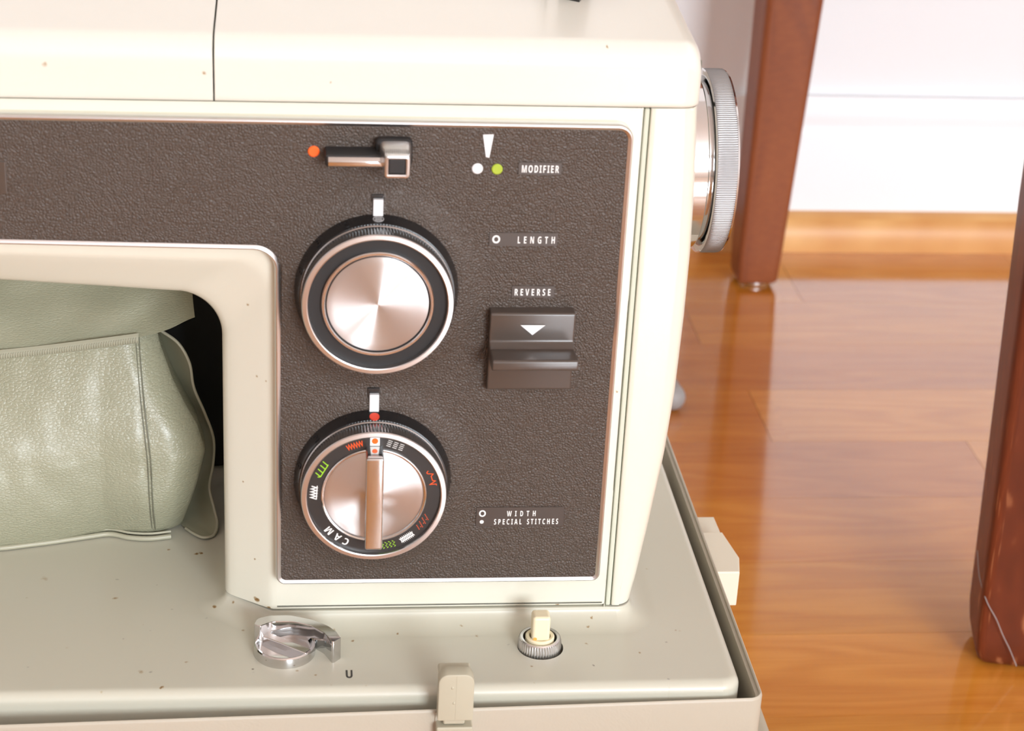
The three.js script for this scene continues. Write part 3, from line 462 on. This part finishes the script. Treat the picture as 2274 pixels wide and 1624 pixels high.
// modifier lever
{
  const d = new THREE.Group(); d.name = 'modifier_lever'; d.userData.label = 'chrome and black modifier lever with square button end'; machine.add(d);
  put('rail', [rbox(-41.6, -25, 274.6, 278.2, FACE - 0.3, 12.3, 0.7), rbox(-27.3, -16.8, 273.6, 281.6, FACE - 0.3, 9, 1.4)], M.blackMatte, d, 'black rail');
  put('rail_face', (() => { const g = new THREE.ExtrudeGeometry(shapeOf(rounded([[12.1, 274.9, 0.2], [13.2, 275.4, 0.3], [13.4, 276.6, 0.4], [12.2, 278.1, 0.3]], 4)), { depth: 15.2, bevelEnabled: true, bevelSize: 0.2, bevelThickness: 0.3, bevelSegments: 2 }); g.rotateY(-Math.PI / 2); g.translate(-25.3, 0, 0); return toCreasedNormals(g, 0.5); })(), M.chrome, d, 'polished chrome rail front');
  // lever arm: section narrows from the panel to the square end
  const st = [[8.2, -26.3, -17.2, 274.2, 281.3], [12.5, -25.9, -17.5, 274.4, 281.0], [15.5, -25.4, -17.9, 274.2, 280.4], [19.4, -25.3, -18.1, 274.2, 281.0], [20.0, -25.0, -18.4, 274.5, 280.7]];
  const arm = grid(40, st.length - 1, (u, v, i, j) => { const [z, x0, x1, y0, y1] = st[j]; const a = u * 2 * Math.PI, e = 0.3, c = Math.cos(a), s = Math.sin(a); return [(x0 + x1) / 2 + Math.sign(c) * Math.pow(Math.abs(c), e) * (x1 - x0) / 2, (y0 + y1) / 2 + Math.sign(s) * Math.pow(Math.abs(s), e) * (y1 - y0) / 2, z]; });
  const fr = sweepFrame(rounded([[-18.2, 280.9, 1], [-25.2, 280.9, 1], [-25.2, 274.3, 1], [-18.2, 274.3, 1]], 5), [[0, 19.3], [0.1, 20], [0.6, 20.15], [1.0, 19.9], [1.1, 19.0]]);
  put('arm', [toCreasedNormals(arm, 0.8), fr], M.chromeSatin, d, 'chrome lever arm');
  put('grip_rib', Array.from({ length: 13 }, (_, i) => rbox(-25.1 + i * 0.545, -24.8 + i * 0.545, 280.1, 280.95, 14.2, 18.4, 0.12, 1)), M.chromeSatin, d, 'fine grip ribs');
  put('button', rbox(-24.1, -19.3, 275.4, 279.8, 18.4, 19.7, 0.4), M.blackMatte, d, 'black square button end');
}
// reverse lever
{
  const d = new THREE.Group(); d.name = 'reverse_lever'; d.userData.label = 'dark brown plastic reverse lever with white triangle'; machine.add(d);
  // section [z, y] of the lever: plate with a shelf-like lip, extruded across x
  const sec = rounded([[FACE - 0.2, 201.4, 0], [8.4, 203.4, 0.6], [8.6, 213.6, 0.6], [18.6, 214.6, 0.5], [20.2, 215.3, 0.5], [20.2, 217.9, 0.6], [11, 217.2, 1.2], [8.2, 218.8, 1.4], [9.0, 228.1, 0.5], [FACE - 0.2, 228.1, 0]].map(([z, y, r]) => [z, y, r]), 5);
  const g = new THREE.ExtrudeGeometry(shapeOf(sec), { depth: 24.4, bevelEnabled: true, bevelSize: 0.35, bevelThickness: 0.5, bevelSegments: 3 }); g.rotateY(-Math.PI / 2); g.translate(32.5, 0, 0);
  put('paddle', toCreasedNormals(g, 0.45), M.brownGloss, d, 'moulded brown paddle with a projecting lip');
  const tri = new THREE.ExtrudeGeometry(shapeOf([[16.6, 224.7], [20.3, 221.5], [24, 224.7]]), { depth: 0.2, bevelEnabled: false }); tri.translate(0, 0, 9.2 + 0.08);
  put('triangle_mark', tri, M.white, d, 'white triangle pointing down');
}
// handwheel on the right end
{
  const d = new THREE.Group(); d.name = 'handwheel'; d.userData.label = 'chrome handwheel with finely ribbed rim'; machine.add(d);
  const cy = 257.4, cz = -46;
  const turn = (g) => { g.rotateY(Math.PI / 2); return g; };   // z axis -> x axis
  const lx = (prof, seg = 160) => { const g = latheZ(prof, 0, 0, seg); turn(g); g.translate(0, cy, cz); return g; };
  put('drum', lx([[27.5, 60], [27.5, 75.2], [27.2, 75.6], [25.2, 75.7], [25.2, 77]]), M.chrome, d, 'polished chrome drum');
  put('flange', lx([[25, 76.9], [27.6, 76.9], [28.9, 77.2], [29.25, 77.6], [28.9, 78]]), M.chrome, d);
  const rib = ribbedZ(29.0, 77.9, 84.2, 250, 0.36, 0, 0, 0); turn(rib); rib.translate(0, cy, cz);
  put('ribbed_rim', rib, M.ribbed, d, 'finely ribbed chrome rim');
  put('wheel_face', lx([[29.1, 84.0], [28.8, 84.6], [27, 84.8], [22, 84.6], [20, 83.5], [0.01, 83.2]]), M.chrome, d);
}
// feed lever on the bed
{
  const d = new THREE.Group(); d.name = 'feed_lever'; d.userData.label = 'chrome feed lever on the bed beside the printed U'; machine.add(d);
  const cx = -53, cz = 15.5;
  put('knob', latheY([[9.6, BED - 0.2], [9.7, BED + 1.8], [9.5, BED + 3.2], [9.1, BED + 3.6], [8.6, BED + 3.4], [7.9, BED + 1.9], [0.01, BED + 1.6]], cx, cz + 1, 96), M.chrome, d, 'round dished chrome knob');
  // standing blade that wraps the back of the knob and runs out to a pointer
  const pl = rounded([[-62.4, 12.6, 0.5], [-61.4, 9.2, 2], [-57.6, 7.7, 3], [-51.5, 7.6, 8], [-44.4, 10.4, 10], [-39.6, 14, 5], [-37.3, 17, 4], [-35.8, 20.6, 0.4], [-38.2, 23.2, 0.4], [-40.6, 17.8, 5], [-44.6, 13.6, 8], [-50.3, 11, 8], [-57, 10.9, 5], [-60.6, 13.4, 0.5]].map(([x, z, q]) => [x, -z, q]), 5);
  const g = new THREE.ExtrudeGeometry(shapeOf(pl), { depth: 7.6, bevelEnabled: true, bevelSize: 0.2, bevelThickness: 0.3, bevelSegments: 2 }); g.rotateX(-Math.PI / 2); g.translate(0, BED - 0.1, 0);
  put('blade', toCreasedNormals(g, 0.5), M.chrome, d, 'curved chrome pointer blade');
  const rid = rbox(-9.2, 9.2, BED + 1, BED + 3.8, -1.5, 1.5, 0.4); rid.rotateY(-0.64); rid.translate(cx, 0, cz + 1);
  put('ridge', rid, M.chrome, d, 'raised grip ridge across the knob');
}
// push button in a knurled collar
{
  const d = new THREE.Group(); d.name = 'push_button'; d.userData.label = 'ivory push button in a knurled chrome collar'; machine.add(d);
  const cx = 27.4, cz = 15.6;
  const rib = ribbedZ(6.5, BED - 3, BED + 3.6, 46, 0.55, 0, 0, 0.2); rib.rotateX(-Math.PI / 2); rib.translate(cx, 0, cz);
  put('collar', [rib, latheY([[6.5, BED + 3.5], [6.1, BED + 3.9], [5.4, BED + 3.7], [5.2, BED - 3]], cx, cz, 64)], M.chromeSatin, d, 'knurled chrome collar');
  put('sleeve', latheY([[4.6, BED - 6], [4.6, BED + 4.0], [4.2, BED + 4.4], [3.4, BED + 4.2], [3.3, BED + 2]], cx, cz, 48), M.ivory, d);
  const peg = rbox(24.5, 30.2, BED - 5, BED + 12.4, 12.9, 18.4, 1.1, 4);
  put('peg', peg, M.ivory, d, 'ivory square peg');
  put('stain', latheZ([[0.01, 18.46], [0.6, 18.45]], 25.5, BED + 4.6, 16), std({ name: 'rust_stain', color: '#e8a94c', roughness: 0.5 }), d, 'amber stain on the peg');
}

// ---------------------------------------------------------------- carrying case base
{
  const cs = thing('carrying_case_base', 'beige plastic carrying case base holding the sewing machine', 'case', [-120, 0, -45]);
  // plan outline of the rim; its front runs a little askew to the machine
  const out = [[-345, 54], [95.6, 40.8], [95.6, -150], [-345, -150]];
  const pl = rounded(out.map(([x, z], i) => [x, -z, [4, 4.5, 5, 5][i]]), 8);
  const ar = pl.reduce((s, p, i) => { const q = pl[(i + 1) % pl.length]; return s + p[0] * q[1] - q[0] * p[1]; }, 0), P = ar > 0 ? pl : pl.slice().reverse(), nn = normalsOf(P);
  const wallOf = (prof) => toCreasedNormals(grid(P.length, prof.length - 1, (u, v, i, j) => { const k = i % P.length, [dd, y] = prof[j]; return [P[k][0] + nn[k][0] * dd, y, -(P[k][1] + nn[k][1] * dd)]; }), 0.7);
  put('case_wall', boxUV(wallOf([[-0.2, 60], [0, 98], [0, 110.6], [0.2, 111.4], [0.6, 111.7], [1.0, 111.4]]), 60), M.case, cs, 'beige outer wall of the case');
  put('rim', wallOf([[0.9, 111.2], [1.0, 110.4], [2.0, 110.2], [2.2, 109.6], [2.3, 60]]), M.caseGrey, cs, 'greyish inner rim of the case');
  const inn = P.map((p, k) => [p[0] + nn[k][0] * 2.2, p[1] + nn[k][1] * 2.2]); const bot = new THREE.ShapeGeometry(shapeOf(inn)); bot.rotateX(-Math.PI / 2); bot.translate(0, 84, 0);
  put('tray_floor', bot, M.caseGrey, cs);
  put('lower_tray', [rbox(-365, 115.5, 3, 60, -170, 62, 4, 4)], M.caseGrey, cs, 'wider lower tray of the case');
  for (const [x, z] of [[-345, 40], [95, 40], [-345, -150], [95, -150]]) put('foot', latheY([[0, 0], [9, 0], [10, 1], [10, 3.4], [0, 3.4]], x, z, 24), M.cordGrey, cs);
  // front latch
  const l = new THREE.Group(); l.name = 'front_latch'; l.userData.label = 'beige front latch tongue standing over the rim'; cs.add(l);
  put('latch_recess', box(-7.4, 4.0, 96, 111.2, 43.2, 44.4), M.case, l);
  const tongue = new THREE.ExtrudeGeometry(shapeOf(rounded([[3.4, 111.4, 0.4], [3.4, 127.4, 2.8], [-6.8, 127.4, 2.8], [-6.8, 111.4, 0.4]], 8)), { depth: 4.4, bevelEnabled: true, bevelSize: 0.25, bevelThickness: 0.3, bevelSegments: 2 }); tongue.translate(0, 0, 44.0);
  put('tongue', toCreasedNormals(tongue, 0.5), M.latch, l, 'tongue with a centre moulding line');
  put('hook', rbox(-6.9, 2.9, 124.4, 126.6, 40.0, 45, 0.8), M.latch, l);
  put('moulding_line', box(-1.75, -1.6, 111.6, 127.2, 48.6, 48.76), M.latch, l);
  for (const [x, y] of [[-2.9, 123], [-2.3, 117.6]]) put('pip', new THREE.SphereGeometry(0.55, 12, 8).scale(0.8, 1, 0.5).translate(x, y, 48.65), M.latch, l);
  put('hinge_pin', [rbox(-5.2, 1.4, 108.8, 112, 44.2, 47.4, 0.6), rbox(-7.2, 3.8, 104, 108.4, 43.8, 48.4, 0.5)], M.latch, l);
  // side catch on the right wall
  const s = new THREE.Group(); s.name = 'side_catch'; s.userData.label = 'cream two-step catch on the right wall of the case'; cs.add(s);
  const quad = (pts, y0, y1) => { const g = new THREE.ExtrudeGeometry(shapeOf(pts.map(([x, z]) => [x, -z])), { depth: y1 - y0, bevelEnabled: true, bevelSize: 0.4, bevelThickness: 0.5, bevelSegments: 2 }); g.rotateX(-Math.PI / 2); g.translate(0, y0, 0); return g; };
  put('catch_block', quad([[95.4, -92], [105.8, -92], [106.2, -74.5], [95.4, -74.5]], 92, 100), M.catch, s);
  put('catch_block', quad([[95.4, -72], [104.6, -72], [107.2, -54.5], [105.4, -45], [95.4, -45]], 92, 105), M.catch, s);
}

// ---------------------------------------------------------------- sage vinyl pouch under the arm
{
  const bag = thing('vinyl_pouch', 'sage green vinyl zip pouch lying under the arm on the bed', 'pouch', [-150, 115.6, -65]);
  const right = [[116.4, -90], [117.5, -88.2], [125.6, -85.9], [136.2, -82.6], [149.2, -79.4], [157.7, -82], [164.5, -86.2], [171.7, -90], [182, -94], [187.5, -95.4]];
  const XRt = curve1(right), zipY = curve1([[-236, 170], [-146.4, 181], [-131.8, 182.7], [-117.1, 184.8], [-102.3, 187], [-93, 188.4]]), botZ = curve1([[-236, -40], [-148.5, -47.8], [-131, -52], [-113.5, -57], [-102, -55], [-89.7, -55]]);
  const surf = (u, t) => {                            // front of the pouch; u runs past 1 round the right edge
    const y0 = 116.3, yr = lerp(y0, 187.6, t), xr = XRt(yr), x = lerp(-236, xr, Math.min(1, u)), y = lerp(y0, zipY(x), t);
    const dist = xr - x; let z = lerp(botZ(x), -62 - 0.04 * (x + 100), t) + 11 * Math.sin(Math.PI * Math.pow(t, 0.85)) - 7 * Math.pow(clamp(1 - dist / 12), 2);
    z += 0.8 * noise2(x * 0.02, y * 0.03) + 0.25 * noise2(x * 0.07 + 5, y * 0.06) - 1.2 * Math.exp(-Math.pow((x + 99.5 - (y - 150) * -0.055) / 1.0, 2)) * 0.25;
    let xx = x; if (u > 1) { const k = (u - 1) / 0.06; xx = xr - 0.5 - 1.5 * k * k; z -= 14 * k; }
    return [xx, y, z];
  };
  const body = grid(170, 60, (u, v) => { const uu = u * 1.06, p = surf(uu, v); return [...p, p[0] / 50, p[1] / 32 + (uu > 1 ? (uu - 1) * 4 : 0)]; });
  put('front_panel', body, M.vinyl, bag, 'glossy pebbled front of the pouch');
  put('seam', [tube(Array.from({ length: 12 }, (_, i) => { const t = i / 11, x = lerp(-98, -101.8, t), p = surf((x + 260) / (XRt(lerp(116.3, 187.6, t)) + 260), t); return [p[0] - 0.4, p[1], p[2] + 0.22]; }), 0.24, 60, 6), tube(Array.from({ length: 12 }, (_, i) => { const t = i / 11, x = lerp(-99.2, -103, t), p = surf((x + 260) / (XRt(lerp(116.3, 187.6, t)) + 260), t); return [p[0] - 0.4, p[1], p[2] + 0.18]; }), 0.18, 60, 6)], M.vinyl, bag);
  // back leaf curling out on the right, with its pale cut edge
  const edge = [[-95, 187, -70], [-88.7, 183.4, -67], [-85.1, 176.7, -66], [-83.8, 167.5, -66], [-80.2, 157.3, -66], [-77.5, 147.8, -66], [-77.8, 138.2, -66], [-79.2, 129.3, -65], [-77.6, 122.6, -62.5], [-76.4, 119, -58], [-77.6, 117.1, -53.4], [-80.6, 116.8, -52.4], [-84, 116.7, -55], [-87.2, 116.7, -59]];
  const ec = new THREE.CatmullRomCurve3(edge.map((p) => new THREE.Vector3(...p)));
  const leaf = grid(90, 14, (u, v) => { const p = ec.getPoint(u); const sag = Math.sin(v * Math.PI) * 4; return [p.x - 22 * v, lerp(p.y, Math.max(117, p.y), v), p.z - 18 * v - sag - 2 * v, p.x / 44, p.y / 44]; });
  put('back_leaf', leaf, M.vinylBack, bag, 'back leaf of the pouch curling out in shadow');
  put('leaf_edge', tube(edge, 0.55, 120, 6), M.zip, bag, 'pale cut edge of the back leaf');
  // upper flap lying back above the zip
  const low = curve1([[-236, 172], [-146.3, 182], [-131.7, 184], [-117, 186.2], [-102.3, 188.2], [-94.9, 190.2], [-82.8, 193.9]]);
  const flap = grid(150, 30, (u, v) => { const x = lerp(-236, -82.8 - 3.5 * v, u), y = low(x) + 26 * v + 3 * Math.sin(v * 3) * Math.sin(x * 0.03), z = -61 - 26 * v - 0.06 * (x + 83) * 0 + 1.6 * noise2(x * 0.03 + 9, v * 1.5) - 3 * smooth(-92, -82.8, x); return [x, y, z, x / 60, (y + v * 20) / 30]; });
  put('flap', flap, M.vinylSoft, bag, 'upper flap of the pouch');
  // zip along the top edge: tape and fine coil
  const zipPts = Array.from({ length: 20 }, (_, i) => { const x = lerp(-236, -101, i / 19); return [x, zipY(x) + 1.2, -60.4 + 0.2]; });
  const zc = new THREE.CatmullRomCurve3(zipPts.map((p) => new THREE.Vector3(...p)));
  put('zip_tape', grid(120, 6, (u, v) => { const p = zc.getPoint(u); return [p.x, p.y - 1.9 + 3.6 * v, p.z + 1.1 * Math.sin(v * Math.PI)]; }), M.zip, bag, 'zip tape');
  const teeth = []; for (let i = 0; i < 170; i++) { const p = zc.getPoint(i / 170); const g = new THREE.SphereGeometry(0.5, 6, 5).scale(0.62, 2.1, 0.7); g.translate(p.x, p.y - 0.3, p.z + 1.1); teeth.push(g); }
  const tm = put('zip_coil', teeth, M.zip, bag, 'fine zip coil'); tm.userData.kind = 'stuff';
  const hemPts = Array.from({ length: 22 }, (_, i) => { const x = lerp(-236, -92, i / 21); return [x, 116.6, botZ(x) + 1.2 + (x > -112 ? 1.6 * Math.sin((x + 112) / 20 * Math.PI) : 0)]; });
  put('hem', [tube(hemPts, 0.9, 120, 8), tube(hemPts.map(([x, y, z]) => [x, y + 1.6, z - 0.6]), 0.45, 120, 6)], M.zip, bag, 'corded lower hem');
}
// dark bundle in the shadow behind the pouch
{
  const g = new THREE.SphereGeometry(1, 64, 40); const p = g.attributes.position;
  for (let i = 0; i < p.count; i++) { const x = p.getX(i), y = p.getY(i), z = p.getZ(i), n = 1 + 0.1 * noise3(x * 1.6, y * 1.6, z * 1.6) + 0.035 * noise3(x * 5, y * 2.5, z * 5); const e = 0.55; p.setXYZ(i, -135 + 92 * n * Math.sign(x) * Math.pow(Math.abs(x), e), Math.max(115.7, 160 + 52 * n * Math.sign(y) * Math.pow(Math.abs(y), e)), -113 + 10 * n * Math.sign(z) * Math.pow(Math.abs(z), e)); }
  g.computeVertexNormals();
  const b = thing('black_cloth_bundle', 'black crumpled bundle in shadow behind the sage pouch', 'cloth', [-135, 115.6, -113]);
  put('cloth', g, M.cloth, b);
}
// grey cord end on the floor behind the machine
{
  const c = thing('grey_cord', 'grey cord end lying on the oak floor behind the machine', 'cord', [140, 0, -400]);
  put('cord', [tube([[60, 6, -560], [95, 6, -500], [125, 6.2, -450], [140, 7, -420], [145.5, 7.5, -400]], 4.5, 60, 12)], M.cordGrey, c);
  const tip = new THREE.CapsuleGeometry(7, 26, 8, 20); tip.rotateX(Math.PI / 2); tip.rotateY(0.13); tip.translate(147, 7.2, -395); put('tip', tip, M.cordGrey, c);
}

scene.traverse((o) => { if (o.isMesh) { o.castShadow = o.receiveShadow = true; } });
renderer.render(scene, camera);
